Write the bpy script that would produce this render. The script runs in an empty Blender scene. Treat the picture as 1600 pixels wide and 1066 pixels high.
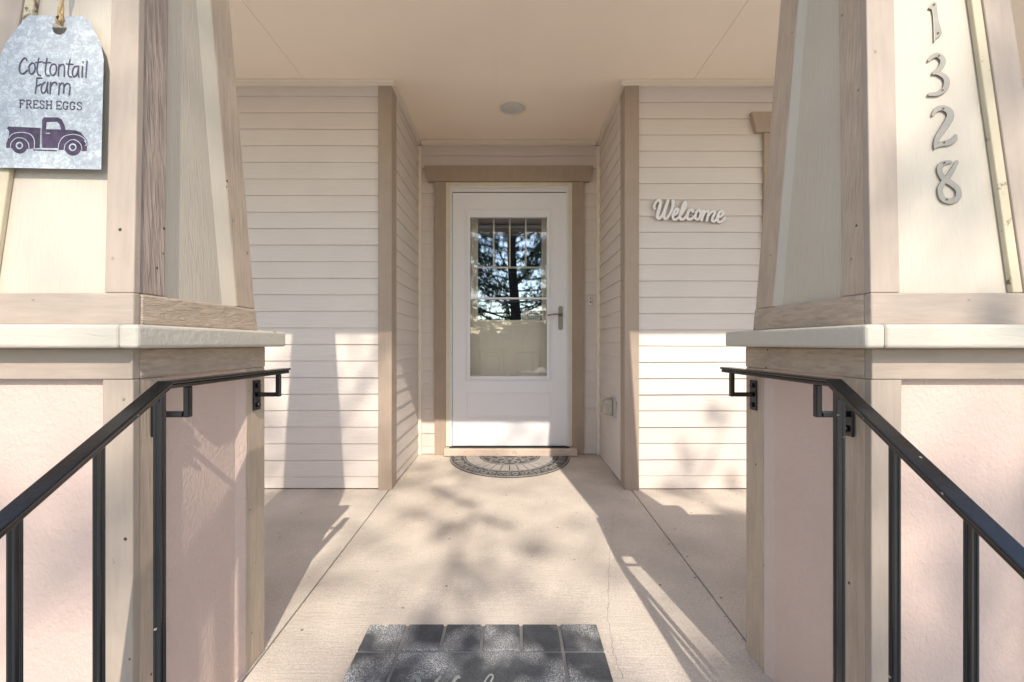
import bpy, math, random
import numpy as np
from mathutils import Vector
R = math.radians
random.seed(7)
HC = 0.865            # height of the eye above the porch floor at the door (all z below are relative to the eye, lifted at the end)
F = 690.0             # focal length in pixels of the 1600 px photograph
sc = bpy.context.scene
C = sc.collection

# ------------------------------------------------------------------ camera
cam_d = bpy.data.cameras.new('camera'); cam = bpy.data.objects.new('camera', cam_d); C.objects.link(cam)
cam.location = (0, 0, HC); cam.rotation_euler = (R(90), 0, 0)
cam_d.sensor_width = 36; cam_d.lens = F / 1600 * 36
cam_d.shift_x = 1 / 1600; cam_d.shift_y = 4 / 1600
cam_d.clip_start = 0.02; cam_d.clip_end = 500
sc.camera = cam

# ------------------------------------------------------------------ sky, sun, exposure
SX, SZ = 0.185, 0.85            # the sun stands behind the viewer, a little to the right
w = bpy.data.worlds.new("World"); sc.world = w; w.use_nodes = True
nt = w.node_tree; nt.nodes.clear()
sky = nt.nodes.new('ShaderNodeTexSky'); sky.sky_type = 'NISHITA'; sky.sun_disc = False
sky.sun_elevation = math.atan2(SZ, math.hypot(1, SX)); sky.sun_rotation = math.atan2(SX, -1.0)
sky.air_density = 1.0; sky.dust_density = 0.7; sky.ozone_density = 1.2
bg = nt.nodes.new('ShaderNodeBackground'); bg.inputs[1].default_value = 0.15
wo = nt.nodes.new('ShaderNodeOutputWorld')
nt.links.new(sky.outputs[0], bg.inputs[0]); nt.links.new(bg.outputs[0], wo.inputs[0])
sd = bpy.data.lights.new('sun', 'SUN'); sd.energy = 2.0; sd.angle = R(0.5); sd.color = (1.0, 0.965, 0.92)
sun = bpy.data.objects.new('sun', sd); C.objects.link(sun)
sun.rotation_euler = Vector((-SX, 1, -SZ)).to_track_quat('-Z', 'Y').to_euler(); sun.location = (3, -8, 9)
sc.view_settings.view_transform = 'Standard'; sc.view_settings.look = 'None'
sc.view_settings.exposure = 1.33; sc.view_settings.gamma = 1
sc.view_settings.use_white_balance = True; sc.view_settings.white_balance_temperature = 7200; sc.view_settings.white_balance_tint = 10
sc.render.engine = 'CYCLES'
sc.cycles.max_bounces = 14; sc.cycles.diffuse_bounces = 10; sc.cycles.transparent_max_bounces = 16

# ------------------------------------------------------------------ materials
def mat(name, col, rough=0.6, spec=0.3, var=0.06, vscale=6, bump=0.0, bscale=(60, 60, 60), detail=6, dist=0.0,
        specks=0.0, speck_col=(0.05, 0.04, 0.03), metal=0.0, fine=0.0, stain=None, bdist=0.002, grain=None):
    m = bpy.data.materials.new(name); m.use_nodes = True; n = m.node_tree; N = n.nodes; L = n.links
    b = N['Principled BSDF']; b.inputs['Roughness'].default_value = rough; b.inputs['Metallic'].default_value = metal
    b.inputs['Specular IOR Level'].default_value = spec
    tc = N.new('ShaderNodeTexCoord')
    def noise(scale, det=5, vec=None, rgh=0.55):
        x = N.new('ShaderNodeTexNoise'); x.inputs['Scale'].default_value = scale; x.inputs['Detail'].default_value = det
        x.inputs['Roughness'].default_value = rgh
        L.new(vec or tc.outputs['Object'], x.inputs['Vector']); return x
    def ramp(src, a, c0, bb, c1):
        r = N.new('ShaderNodeValToRGB'); r.color_ramp.elements[0].position = a; r.color_ramp.elements[1].position = bb
        r.color_ramp.elements[0].color = (*c0, 1); r.color_ramp.elements[1].color = (*c1, 1); L.new(src, r.inputs[0]); return r
    def mix(fac, A, B, mode='MIX'):
        x = N.new('ShaderNodeMix'); x.data_type = 'RGBA'; x.blend_type = mode
        if isinstance(fac, float): x.inputs[0].default_value = fac
        else: L.new(fac, x.inputs[0])
        for k, v in ((6, A), (7, B)):
            if isinstance(v, tuple): x.inputs[k].default_value = (*v, 1)
            else: L.new(v, x.inputs[k])
        return x.outputs[2]
    mp = N.new('ShaderNodeMapping'); mp.inputs['Scale'].default_value = bscale; L.new(tc.outputs['Object'], mp.inputs[0])
    n1 = noise(vscale)
    out = ramp(n1.outputs[0], 0.3, tuple(c * (1 - var) for c in col), 0.7, tuple(min(1, c * (1 + var)) for c in col)).outputs[0]
    if stain:
        n3 = noise(stain[0], 6, rgh=0.65); r3 = ramp(n3.outputs[0], stain[1], (0, 0, 0), stain[2], (1, 1, 1))
        out = mix(r3.outputs[0], out, stain[3])
    if grain:
        ng = noise(1.0, 4, mp.outputs[0]); rg = ramp(ng.outputs[0], 0.35, (1 - grain,) * 3, 0.6, (1, 1, 1))
        out = mix(1.0, out, rg.outputs[0], 'MULTIPLY')
    if fine:
        n4 = noise(260, 5, rgh=0.85); r4 = ramp(n4.outputs[0], 0.35, (1 - fine,) * 3, 0.65, (1 + fine,) * 3)
        out = mix(1.0, out, r4.outputs[0], 'MULTIPLY')
    if specks:
        v = N.new('ShaderNodeTexVoronoi'); v.inputs['Scale'].default_value = specks; L.new(tc.outputs['Object'], v.inputs['Vector'])
        r5 = ramp(v.outputs['Distance'], 0.055, (1, 1, 1), 0.085, (0, 0, 0))
        n5 = noise(specks * 0.6, 2); r6 = ramp(n5.outputs[0], 0.47, (0, 0, 0), 0.53, (1, 1, 1))
        fm = mix(1.0, r5.outputs[0], r6.outputs[0], 'MULTIPLY')
        out = mix(fm, out, speck_col)
    L.new(out, b.inputs['Base Color'])
    if bump:
        nb = noise(1.0, detail, mp.outputs[0], 0.6); nb.inputs['Distortion'].default_value = dist
        bp = N.new('ShaderNodeBump'); bp.inputs['Strength'].default_value = bump; bp.inputs['Distance'].default_value = bdist
        L.new(nb.outputs[0], bp.inputs['Height']); L.new(bp.outputs[0], b.inputs['Normal'])
    rr = N.new('ShaderNodeMapRange'); L.new(n1.outputs[0], rr.inputs[0])
    rr.inputs[3].default_value = max(0, rough - 0.1); rr.inputs[4].default_value = min(1, rough + 0.1); L.new(rr.outputs[0], b.inputs['Roughness'])
    return m

TAN = (0.48, 0.375, 0.29)
CREAM = (0.505, 0.445, 0.365)
PINK = (0.57, 0.43, 0.37)
SID = (0.66, 0.59, 0.535)
M = {}
M['siding'] = mat('painted siding', SID, 0.55, 0.25, 0.03, 3, 0.35, (8, 8, 160), bdist=0.003, grain=0.03)
M['siding_side'] = M['siding']
M['ceiling'] = mat('painted soffit', (0.93, 0.81, 0.68), 0.7, 0.2, 0.03, 1.5, 0.15, (90, 90, 90))
M['soffit_trim'] = mat('painted soffit trim', (0.76, 0.68, 0.57), 0.6, 0.2, 0.03, 4)
M['brown'] = mat('brown trim paint', (0.39, 0.305, 0.24), 0.6, 0.25, 0.05, 7, 0.35, (90, 90, 6), grain=0.06)
M['tan_v'] = mat('tan rough board upright', TAN, 0.75, 0.2, 0.07, 9, 0.7, (130, 130, 9), dist=1.0, specks=22, grain=0.12, bdist=0.005, stain=(24, 0.70, 0.73, (0.25, 0.19, 0.145)))
M['tan_rough'] = mat('tan combed board upright', (0.42, 0.33, 0.28), 0.8, 0.15, 0.07, 9, 1.0, (210, 130, 4), dist=0.2, specks=22, grain=0.28, bdist=0.010)
M['tan_x'] = mat('tan rough board across', TAN, 0.75, 0.2, 0.08, 9, 0.7, (9, 130, 130), dist=1.0, specks=22, grain=0.14, bdist=0.005)
M['tan_y'] = mat('tan rough board inward', TAN, 0.75, 0.2, 0.08, 9, 0.9, (60, 25, 130), dist=1.0, specks=22, grain=0.16, bdist=0.006)
M['tan_smooth'] = mat('tan board faced smooth', (0.38, 0.31, 0.255), 0.7, 0.2, 0.06, 7, 0.35, (70, 70, 8), dist=0.5, specks=20, grain=0.08, bdist=0.003, stain=(24, 0.69, 0.74, (0.27, 0.21, 0.17)))
M['tan_smooth_x'] = mat('tan board faced smooth across', (0.38, 0.31, 0.255), 0.7, 0.2, 0.06, 7, 0.35, (8, 70, 70), dist=0.5, specks=20, grain=0.11, bdist=0.004, stain=(24, 0.68, 0.74, (0.27, 0.21, 0.17)))
M['cream'] = mat('cream embossed panel', CREAM, 0.65, 0.25, 0.03, 5, 0.8, (110, 110, 9), dist=1.2, detail=4, bdist=0.0022)
M['cream_flat'] = mat('cream smooth panel', CREAM, 0.65, 0.25, 0.03, 5, 0.35, (60, 60, 30), dist=0.6, bdist=0.002)
M['cap'] = mat('cream cap paint', (0.50, 0.455, 0.385), 0.6, 0.3, 0.03, 9, 0.5, (14, 50, 50), dist=0.8, bdist=0.004, specks=9)
M['strip'] = mat('weathered cream strip', (0.50, 0.43, 0.31), 0.75, 0.2, 0.08, 12, 0.6, (60, 60, 14), bdist=0.003, stain=(26, 0.60, 0.66, (0.16, 0.12, 0.08)))
M['pink'] = mat('pink textured panel', PINK, 0.7, 0.2, 0.03, 5, 0.8, (120, 120, 90), dist=0.4, detail=4, bdist=0.0035, specks=6)
M['concrete'] = mat('porch concrete', (0.56, 0.495, 0.43), 0.85, 0.2, 0.13, 3.5, 0.5, (14, 120, 70), bdist=0.004, fine=0.30, specks=14,
                    speck_col=(0.22, 0.17, 0.14), stain=(1.3, 0.52, 0.75, (0.53, 0.455, 0.385)))
M['litter'] = mat('leaf bits and grit', (0.24, 0.18, 0.13), 0.9, 0.1, 0.6, 40)
M['step'] = mat('step concrete', (0.46, 0.41, 0.36), 0.88, 0.2, 0.1, 3, 0.3, (70, 70, 70), fine=0.1)
M['dark'] = mat('dark crack', (0.22, 0.18, 0.15), 0.95, 0.0)  # own dark colour of the crack line in the slab
M['door'] = mat('white door enamel', (0.80, 0.80, 0.815), 0.35, 0.5, 0.01, 3)
M['frame'] = mat('white storm frame', (0.74, 0.74, 0.74), 0.4, 0.5, 0.02, 5)
M['jamb'] = mat('cream door jamb', (0.74, 0.66, 0.52), 0.6, 0.3, 0.05, 15, 0.3, (60, 60, 8), stain=(30, 0.64, 0.70, (0.32, 0.24, 0.16)))
M['sill'] = mat('door sill paint', (0.60, 0.48, 0.39), 0.6, 0.3, 0.08, 15, 0.4, (8, 70, 70), stain=(22, 0.62, 0.7, (0.28, 0.2, 0.15)))
M['inner'] = mat('beige inner door', (0.90, 0.81, 0.66), 0.5, 0.4, 0.02, 4)
M['gasket'] = mat('black seal', (0.03, 0.03, 0.03), 0.7)
M['nickel'] = mat('brushed nickel', (0.30, 0.27, 0.24), 0.38, 0.5, 0.05, 30, metal=1.0)
M['number'] = mat('aged nickel numeral', (0.28, 0.25, 0.205), 0.5, 0.5, 0.12, 40, metal=0.3)
M['iron'] = mat('black painted iron', (0.004, 0.0045, 0.006), 0.22, 0.7, 0.3, 30, 0.3, (60, 60, 60), bdist=0.001, specks=30,
                speck_col=(0.28, 0.27, 0.25), fine=0.2)
M['screw'] = mat('screw head', (0.10, 0.08, 0.06), 0.6, metal=0.5)
M['galv'] = mat('galvanised print', (0.5, 0.56, 0.60), 0.5, 0.4, 0.03, 20)
M['print'] = mat('purple print', (0.058, 0.038, 0.068), 0.6, 0.3, 0.45, 60)
M['ink'] = mat('grey purple lettering', (0.065, 0.055, 0.085), 0.6, 0.3, 0.2, 60)
M['twine'] = mat('jute twine', (0.45, 0.32, 0.18), 0.95, 0.05, 0.2, 150, 0.8, (300, 300, 120))
M['welcome'] = mat('white letter paint', (0.78, 0.75, 0.73), 0.5, 0.3, 0.03, 20)
M['plastic'] = mat('white plastic', (0.72, 0.68, 0.64), 0.4, 0.4)
M['smoke'] = mat('smoky plastic cover', (0.40, 0.36, 0.29), 0.25, 0.5, 0.12, 40)
M['greypl'] = mat('grey plastic', (0.42, 0.41, 0.38), 0.5, 0.4)
M['lens'] = mat('lamp lens', (0.60, 0.60, 0.55), 0.3, 0.4, 0.06, 60)
M['rubber'] = mat('dark rubber tile', (0.070, 0.074, 0.080), 0.7, 0.35, 0.3, 9, 0.5, (260, 260, 260), bdist=0.0015, fine=0.5)
M['grout'] = mat('grey rubber joint', (0.21, 0.21, 0.205), 0.8, 0.2, 0.15, 20, fine=0.2)
M['script'] = mat('pale raised script', (0.27, 0.28, 0.26), 0.75, 0.2, 0.15, 50)
M['mat_dark'] = mat('mat dark rubber', (0.055, 0.054, 0.054), 0.6, 0.4, 0.2, 30)
M['mat_mid'] = mat('mat worn rubber', (0.235, 0.22, 0.21), 0.6, 0.4, 0.25, 30, fine=0.3)
M['mat_pale'] = mat('mat pale stone cells', (0.38, 0.35, 0.325), 0.7, 0.3, 0.12, 20, fine=0.2)
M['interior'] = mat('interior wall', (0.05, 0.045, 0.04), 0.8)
M['sticker'] = mat('cream sticker', (0.72, 0.72, 0.60), 0.5)
M['sticker_ink'] = mat('sticker ink', (0.20, 0.24, 0.24), 0.5)
M['bounce_ground'] = mat('pale bounce ground', (0.60, 0.56, 0.49), 0.95, 0.05, 0.3, 2, 0.5, (40, 40, 40), bdist=0.02)  # pale ground, lightened to bounce extra fill light into the porch
M['path'] = mat('path concrete', (0.55, 0.51, 0.46), 0.9, 0.1, 0.1, 2)
M['bark'] = mat('bark', (0.07, 0.05, 0.04), 0.95, 0.05, 0.3, 12, 0.8, (30, 30, 5), bdist=0.02)
M['needle'] = mat('needles', (0.055, 0.085, 0.04), 0.7, 0.2, 0.45, 3)
M['roof'] = mat('roof shingle', (0.16, 0.13, 0.11), 0.9, 0.1, 0.2, 20)
# dusty speckle on rubber tiles
def dusty(m, c, lo=0.50, hi=0.72, sc1=7.0):
    n = m.node_tree; N = n.nodes; L = n.links; b = N['Principled BSDF']; src = b.inputs['Base Color'].links[0].from_socket
    tc = N.new('ShaderNodeTexCoord')
    a = N.new('ShaderNodeTexNoise'); a.inputs['Scale'].default_value = sc1; a.inputs['Detail'].default_value = 2; L.new(tc.outputs['Object'], a.inputs[0])
    f = N.new('ShaderNodeTexNoise'); f.inputs['Scale'].default_value = 330; f.inputs['Detail'].default_value = 3; L.new(tc.outputs['Object'], f.inputs[0])
    mr = N.new('ShaderNodeMapRange'); mr.inputs[1].default_value = 0.45; mr.inputs[2].default_value = 0.72; L.new(a.outputs[0], mr.inputs[0])
    m2 = N.new('ShaderNodeMapRange'); m2.inputs[1].default_value = lo; m2.inputs[2].default_value = hi; L.new(f.outputs[0], m2.inputs[0])
    ml = N.new('ShaderNodeMath'); ml.operation = 'MULTIPLY'; L.new(mr.outputs[0], ml.inputs[0]); L.new(m2.outputs[0], ml.inputs[1])
    ad = N.new('ShaderNodeMath'); ad.operation = 'MULTIPLY_ADD'; L.new(mr.outputs[0], ad.inputs[0]); ad.inputs[1].default_value = 0.18; L.new(ml.outputs[0], ad.inputs[2])
    x = N.new('ShaderNodeMix'); x.data_type = 'RGBA'; x.clamp_factor = True; L.new(ad.outputs[0], x.inputs[0]); L.new(src, x.inputs[6]); x.inputs[7].default_value = (*c, 1)
    L.new(x.outputs[2], b.inputs['Base Color'])
dusty(M['rubber'], (0.72, 0.72, 0.70), 0.47, 0.64)
# galvanised spangle
def spangle(m):
    n = m.node_tree; N = n.nodes; L = n.links; b = N['Principled BSDF']
    tc = N.new('ShaderNodeTexCoord')
    ns = N.new('ShaderNodeTexNoise'); ns.inputs['Scale'].default_value = 90; L.new(tc.outputs['Object'], ns.inputs[0])
    mx = N.new('ShaderNodeMix'); mx.data_type = 'RGBA'; mx.inputs[0].default_value = 0.02
    L.new(tc.outputs['Object'], mx.inputs[6]); L.new(ns.outputs[1], mx.inputs[7])
    v = N.new('ShaderNodeTexVoronoi'); v.inputs['Scale'].default_value = 230; L.new(mx.outputs[2], v.inputs[0])
    sp = N.new('ShaderNodeSeparateColor'); L.new(v.outputs['Color'], sp.inputs[0])
    n2 = N.new('ShaderNodeTexNoise'); n2.inputs['Scale'].default_value = 45; n2.inputs['Detail'].default_value = 5; L.new(tc.outputs['Object'], n2.inputs[0])
    ad = N.new('ShaderNodeMath'); ad.operation = 'MULTIPLY_ADD'; L.new(sp.outputs[0], ad.inputs[0]); ad.inputs[1].default_value = 0.5; L.new(n2.outputs[0], ad.inputs[2])
    r = N.new('ShaderNodeValToRGB'); L.new(ad.outputs[0], r.inputs[0])
    e = r.color_ramp.elements; e[0].position = 0.35; e[0].color = (0.275, 0.30, 0.32, 1); e[1].position = 1.0; e[1].color = (0.47, 0.50, 0.515, 1)
    q = e.new(0.75); q.color = (0.345, 0.37, 0.39, 1)
    L.new(r.outputs[0], b.inputs['Base Color'])
spangle(M['galv'])
def glass(name, refl, tint=(1, 1, 1), gtint=(1, 1, 1)):
    m = bpy.data.materials.new(name); m.use_nodes = True; n = m.node_tree; n.nodes.clear()
    t = n.nodes.new('ShaderNodeBsdfTransparent'); t.inputs[0].default_value = (*tint, 1)
    g = n.nodes.new('ShaderNodeBsdfGlossy'); g.inputs['Roughness'].default_value = 0.0; g.inputs[0].default_value = (*gtint, 1)
    fr = n.nodes.new('ShaderNodeFresnel'); fr.inputs[0].default_value = 1.5
    ad = n.nodes.new('ShaderNodeMath'); ad.operation = 'ADD'; ad.inputs[1].default_value = refl; ad.use_clamp = True; n.links.new(fr.outputs[0], ad.inputs[0])
    x = n.nodes.new('ShaderNodeMixShader'); o = n.nodes.new('ShaderNodeOutputMaterial')
    n.links.new(ad.outputs[0], x.inputs[0]); n.links.new(t.outputs[0], x.inputs[1]); n.links.new(g.outputs[0], x.inputs[2]); n.links.new(x.outputs[0], o.inputs[0])
    return m
M['glass'] = glass('storm glass', 0.03)
M['glass_in'] = glass('window glass', 0.20, (0.8, 0.8, 0.8), (0.55, 0.78, 1.0))

# ------------------------------------------------------------------ mesh builder
class MB:
    def __init__(s): s.v = []; s.f = []
    def hexa(s, p):      # 8 points: bottom ring 0-3, top ring 4-7
        o = len(s.v); s.v += [tuple(q) for q in p]
        s.f += [tuple(o + i for i in q) for q in ((3, 2, 1, 0), (4, 5, 6, 7), (0, 1, 5, 4), (1, 2, 6, 5), (2, 3, 7, 6), (3, 0, 4, 7))]
    def box(s, x0, x1, y0, y1, z0, z1):
        x0, x1 = sorted((x0, x1)); y0, y1 = sorted((y0, y1)); z0, z1 = sorted((z0, z1))
        s.hexa([(x0, y0, z0), (x1, y0, z0), (x1, y1, z0), (x0, y1, z0), (x0, y0, z1), (x1, y0, z1), (x1, y1, z1), (x0, y1, z1)])
    def loft(s, rings, closed_ends=True, loop=False):
        o = len(s.v); n = len(rings[0])
        for r in rings: s.v += [tuple(q) for q in r]
        K = len(rings)
        for k in range(K - (0 if loop else 1)):
            k2 = (k + 1) % K
            for i in range(n):
                j = (i + 1) % n; s.f.append((o + k * n + i, o + k * n + j, o + k2 * n + j, o + k2 * n + i))
        if closed_ends and not loop:
            s.f.append(tuple(o + i for i in reversed(range(n)))); s.f.append(tuple(o + (K - 1) * n + i for i in range(n)))
    def prism(s, poly, mp, h0, h1):
        s.loft([[mp(u, v, h0) for u, v in poly], [mp(u, v, h1) for u, v in poly]])
    def tube(s, pts, r, n=10):
        pts = [Vector(p) for p in pts]; rings = []
        for i, p in enumerate(pts):
            t = (pts[min(i + 1, len(pts) - 1)] - pts[max(i - 1, 0)]).normalized()
            a = Vector((0, 0, 1)) if abs(t.z) < 0.9 else Vector((1, 0, 0))
            u = t.cross(a).normalized(); vv = t.cross(u).normalized()
            rr = r[i] if isinstance(r, (list, tuple)) else r
            rings.append([p + rr * (math.cos(2 * math.pi * k / n) * u + math.sin(2 * math.pi * k / n) * vv) for k in range(n)])
        s.loft(rings)
    def disc(s, c, mp, r, h0, h1, n=32, dome=0.0):
        poly = [(c[0] + r * math.cos(2 * math.pi * k / n), c[1] + r * math.sin(2 * math.pi * k / n)) for k in range(n)]
        s.prism(poly, mp, h0, h1)
    def build(s, name, m, parent=None, bevel=0.0, seg=2, smooth=False):
        import bmesh
        me = bpy.data.meshes.new(name)
        off = Vector((0, 0, 0))
        q = parent
        while q is not None: off += q.location; q = q.parent
        me.from_pydata([tuple(Vector(v) - off) for v in s.v], [], s.f)
        b = bmesh.new(); b.from_mesh(me); bmesh.ops.recalc_face_normals(b, faces=b.faces); b.to_mesh(me); b.free()
        me.materials.append(m); o = bpy.data.objects.new(name, me); C.objects.link(o); o.parent = parent
        if smooth:
            for p in me.polygons: p.use_smooth = True
        if bevel:
            bm = o.modifiers.new('bevel', 'BEVEL'); bm.width = bevel; bm.segments = seg; bm.limit_method = 'ANGLE'; bm.angle_limit = R(35)
        return o
def tag(o, label=None, cat=None, group=None, kind=None):
    for k, v in (('label', label), ('category', cat), ('group', group), ('kind', kind)):
        if v: o[k] = v
    return o
def thing(name, loc, label, cat, group=None):
    o = bpy.data.objects.new(name, None); o.empty_display_size = 0.1; C.objects.link(o); o.location = loc
    return tag(o, label, cat, group)
def unp(px, py, y0, slope=0.0, z0=0.0):      # a pixel of the photograph on the plane y = y0 + slope*(z-z0)
    y = y0
    for _ in range(12):
        z = -(py - 537) * y / F; y = y0 + slope * (z - z0)
    return Vector(((px - 799) * y / F, y, z))
def cat_rom(pts, n=6):
    P = [np.array(p, float) for p in pts]
    if len(P) < 3: return P
    P = [2 * P[0] - P[1]] + P + [2 * P[-1] - P[-2]]; out = []
    for i in range(1, len(P) - 2):
        for k in range(n):
            t = k / n
            out.append(0.5 * ((2 * P[i]) + (-P[i - 1] + P[i + 1]) * t + (2 * P[i - 1] - 5 * P[i] + 4 * P[i + 1] - P[i + 2]) * t * t + (-P[i - 1] + 3 * P[i] - 3 * P[i + 1] + P[i + 2]) * t ** 3))
    out.append(P[-2]); return out
LIFT = [0.0]
def stroke(mb, pts, wd, mp, h0, h1, smooth=True, ramp=0.0002, edge=0.25, caps=True):
    """flat raised stroke; pts are (u,v) or (u,v,width) in drawing units; mp(u,v,h) gives the point"""
    P = [(p[0], p[1], (p[2] if len(p) > 2 else wd)) for p in pts]
    P = cat_rom(P) if smooth else [np.array(p, float) for p in P]
    A = [np.array(p, float) for p in P]
    T = []
    for i in range(len(A)):
        t = A[min(i + 1, len(A) - 1)][:2] - A[max(i - 1, 0)][:2]; T.append(t / (np.linalg.norm(t) + 1e-9))
    if caps:
        a0, a1 = A[0], A[-1]; S = []; TS = []
        for q in (1.0, 0.8, 0.45): S.append(np.array([*(a0[:2] - T[0] * a0[2] / 2 * q), a0[2] * math.sqrt(max(0.03, 1 - q * q))])); TS.append(T[0])
        E = []; TE = []
        for q in (0.45, 0.8, 1.0): E.append(np.array([*(a1[:2] + T[-1] * a1[2] / 2 * q), a1[2] * math.sqrt(max(0.03, 1 - q * q))])); TE.append(T[-1])
        A = S + A + E; T = TS + T + TE
    LIFT[0] = (LIFT[0] + 0.00003) % 0.0004
    rings = []
    for i, (a, t) in enumerate(zip(A, T)):
        nn = np.array([-t[1], t[0]]); hw = a[2] / 2; z = LIFT[0] + ramp * i / len(A)
        e = 1 - edge
        c = a[:2]
        def q(k, h): u = c + nn * k; return mp(u[0], u[1], h)
        rings.append([q(-hw, h0), q(hw, h0), q(hw, h0 + (h1 - h0) * 0.6 + z), q(hw * e, h1 + z), q(-hw * e, h1 + z), q(-hw, h0 + (h1 - h0) * 0.6 + z)])
    mb.loft(rings)

# ================================================================== SETTING: porch floor, steps, ground
def zf(y): return -0.865 - 0.0135 * (3.45 - y)
m = MB()
def slab(x0a, x1a, x0b, x1b, y0, y1, th=0.12):    # a = at y0, b = at y1
    m.hexa([(x0a, y0, zf(y0) - th), (x1a, y0, zf(y0) - th), (x1b, y1, zf(y1) - th), (x0b, y1, zf(y1) - th),
            (x0a, y0, zf(y0)), (x1a, y0, zf(y0)), (x1b, y1, zf(y1)), (x0b, y1, zf(y1))])
slab(-4, -0.7125, -4, -0.7475, 0.78, 3.6); slab(-0.7075, 0.6985, -0.7425, 0.7275, 0.78, 3.6); slab(0.7035, 4, 0.7325, 4, 0.78, 3.6)
tag(m.build('porch_floor', M['concrete'], None, 0.004), kind='structure')
m = MB(); m.box(-4, 4, 0.80, 3.6, -1.75, -0.995)
tag(m.build('porch_foundation', M['step'], None), kind='structure')
m = MB()
for k in range(3):
    m.box(-0.74, 0.71, 0.78 - 0.30 * (k + 1), 0.797, -1.07 - 0.17 * k - 0.9, -1.07 - 0.17 * k)
m2 = MB(); m2.box(-0.74, 0.71, 0.48, 0.778, -1.6, -1.07); m2.box(-0.74, 0.71, 0.18, 0.477, -1.6, -1.24); m2.box(-0.74, 0.71, -0.12, 0.177, -1.6, -1.41)
tag(m2.build('porch_steps', M['step'], None, 0.008), kind='structure')
m = MB(); m.v = [(-250, -250, -1.585), (250, -250, -1.585), (250, 250, -1.585), (-250, 250, -1.585)]; m.f = [(0, 1, 2, 3)]
tag(m.build('ground', M['bounce_ground']), kind='structure')
m = MB(); m.box(-0.85, 0.85, -6.5, -0.125, -1.62, -1.575); m.box(-12, 12, -8.0, -6.52, -1.62, -1.575)
tag(m.build('path', M['path'], None, 0.005), kind='structure')
# hairline crack in the slab
crack = [(985, 765), (974, 782), (962, 796), (958, 812), (955, 838), (953, 870), (951, 905), (952, 935), (949, 965), (954, 990), (957, 1015), (966, 1040), (975, 1066)]
cp = []
for px, py in crack:
    y = 2.0
    for _ in range(20): y = -zf(y) * F / (py - 537)
    cp.append(((px - 799) * y / F, y))
dense = []
for a, b in zip(cp[:-1], cp[1:]):
    for k in range(5):
        t = k / 5; dense.append((a[0] + (b[0] - a[0]) * t + random.uniform(-.004, .004), a[1] + (b[1] - a[1]) * t))
m = MB(); o = 0
for i, (x, y) in enumerate(dense):
    hw = 0.0002 + 0.0004 * random.random(); m.v += [(x - hw, y, zf(y) + .0012), (x + hw, y, zf(y) + .0012)]
    if i: m.f.append((2 * i - 2, 2 * i - 1, 2 * i + 1, 2 * i))
tag(m.build('floor_crack', M['dark']), kind='structure')

# wind-blown grit and leaf bits lying along the joints and walls
rg = random.Random(21); m = MB()
def bit(x, y, r_):
    a = rg.random() * 6.28; n_ = rg.choice((3, 4, 5)); z = zf(y) + .0006
    ring_ = [(x + r_ * (0.6 + .5 * rg.random()) * math.cos(a + 6.28 * k / n_) * 1.4, y + r_ * (0.6 + .5 * rg.random()) * math.sin(a + 6.28 * k / n_)) for k in range(n_)]
    h = r_ * 0.5
    m.loft([[(p, q, z) for p, q in ring_], [(x + (p - x) * .6, y + (q - y) * .6, z + h) for p, q in ring_]])
for _ in range(70): bit(rg.uniform(-.7, .65), 3.42 - abs(rg.gauss(0, .02)) - .06, rg.uniform(.0008, .0025))
for _ in range(60): bit(rg.uniform(-2, -.75), 2.63 - abs(rg.gauss(0, .02)), rg.uniform(.0008, .003))
for _ in range(50): bit(rg.uniform(.77, 2), 2.63 - abs(rg.gauss(0, .02)), rg.uniform(.0008, .003))
for _ in range(60): bit(-.715 + abs(rg.gauss(0, .012)), rg.uniform(1.3, 3.4), rg.uniform(.0007, .0022))
for _ in range(60): bit(.70 - abs(rg.gauss(0, .012)), rg.uniform(1.3, 2.6), rg.uniform(.0007, .0022))
for _ in range(110): bit(rg.uniform(-1.2, 1.2), rg.uniform(1.0, 3.2), rg.uniform(.0006, .0018))
tag(m.build('floor_grit', M['litter']), kind='stuff')

# ================================================================== HOUSE
house = thing('house', (0, 3.5, zf(3.5)), 'house front with pale lap siding and brown trim around the recessed entry', 'house')
ZC = 1.575
def siding(mb, mp, u0, u1, zb, z1, step, ztop, holes=(), t=0.009):
    edges = [zb]; z = z1
    while z < ztop - 0.01: edges.append(z); z += step
    edges.append(ztop)
    for a, b in zip(edges[:-1], edges[1:]):
        cuts = sorted({a, b} | {h for H in holes for h in (H[2], H[3]) if a + .002 < h < b - .002})
        for c, d in zip(cuts[:-1], cuts[1:]):
            zm = (c + d) / 2; spans = [(u0, u1)]
            for H in holes:
                if H[2] < zm < H[3]:
                    ns = []
                    for s0, s1 in spans:
                        if H[1] <= s0 or H[0] >= s1: ns.append((s0, s1))
                        else:
                            if H[0] > s0: ns.append((s0, H[0]))
                            if H[1] < s1: ns.append((H[1], s1))
                    spans = ns
            full = max(b - a, step)
            w1, w2 = random.uniform(-.0012, .0012), random.uniform(-.0012, .0012)
            tt = t * random.uniform(0.8, 1.15)
            for s0, s1 in spans:
                K = max(1, int((s1 - s0) / 0.2)); rings = []
                for k in range(K + 1):
                    u = s0 + (s1 - s0) * k / K
                    dz = (w1 * math.sin(u * 3.1 + a * 20) + w2 * math.sin(u * 7 + a * 9)) if c == a else 0
                    dn = 0.0008 * math.sin(u * 5 + a * 31)
                    nb = tt * (1 - (c - a) / full) + 0.001 + dn; nt_ = tt * (1 - (d - a) / full) + 0.001
                    rings.append([mp(u, -0.03, c), mp(u, nb, c + dz), mp(u, nt_, d + 0.0015), mp(u, -0.03, d + 0.0015)])
                mb.loft(rings)
fr = lambda u, n, z: (u, 2.66 - n, z)
bk = lambda u, n, z: (u, 3.455 - n, z)
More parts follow.
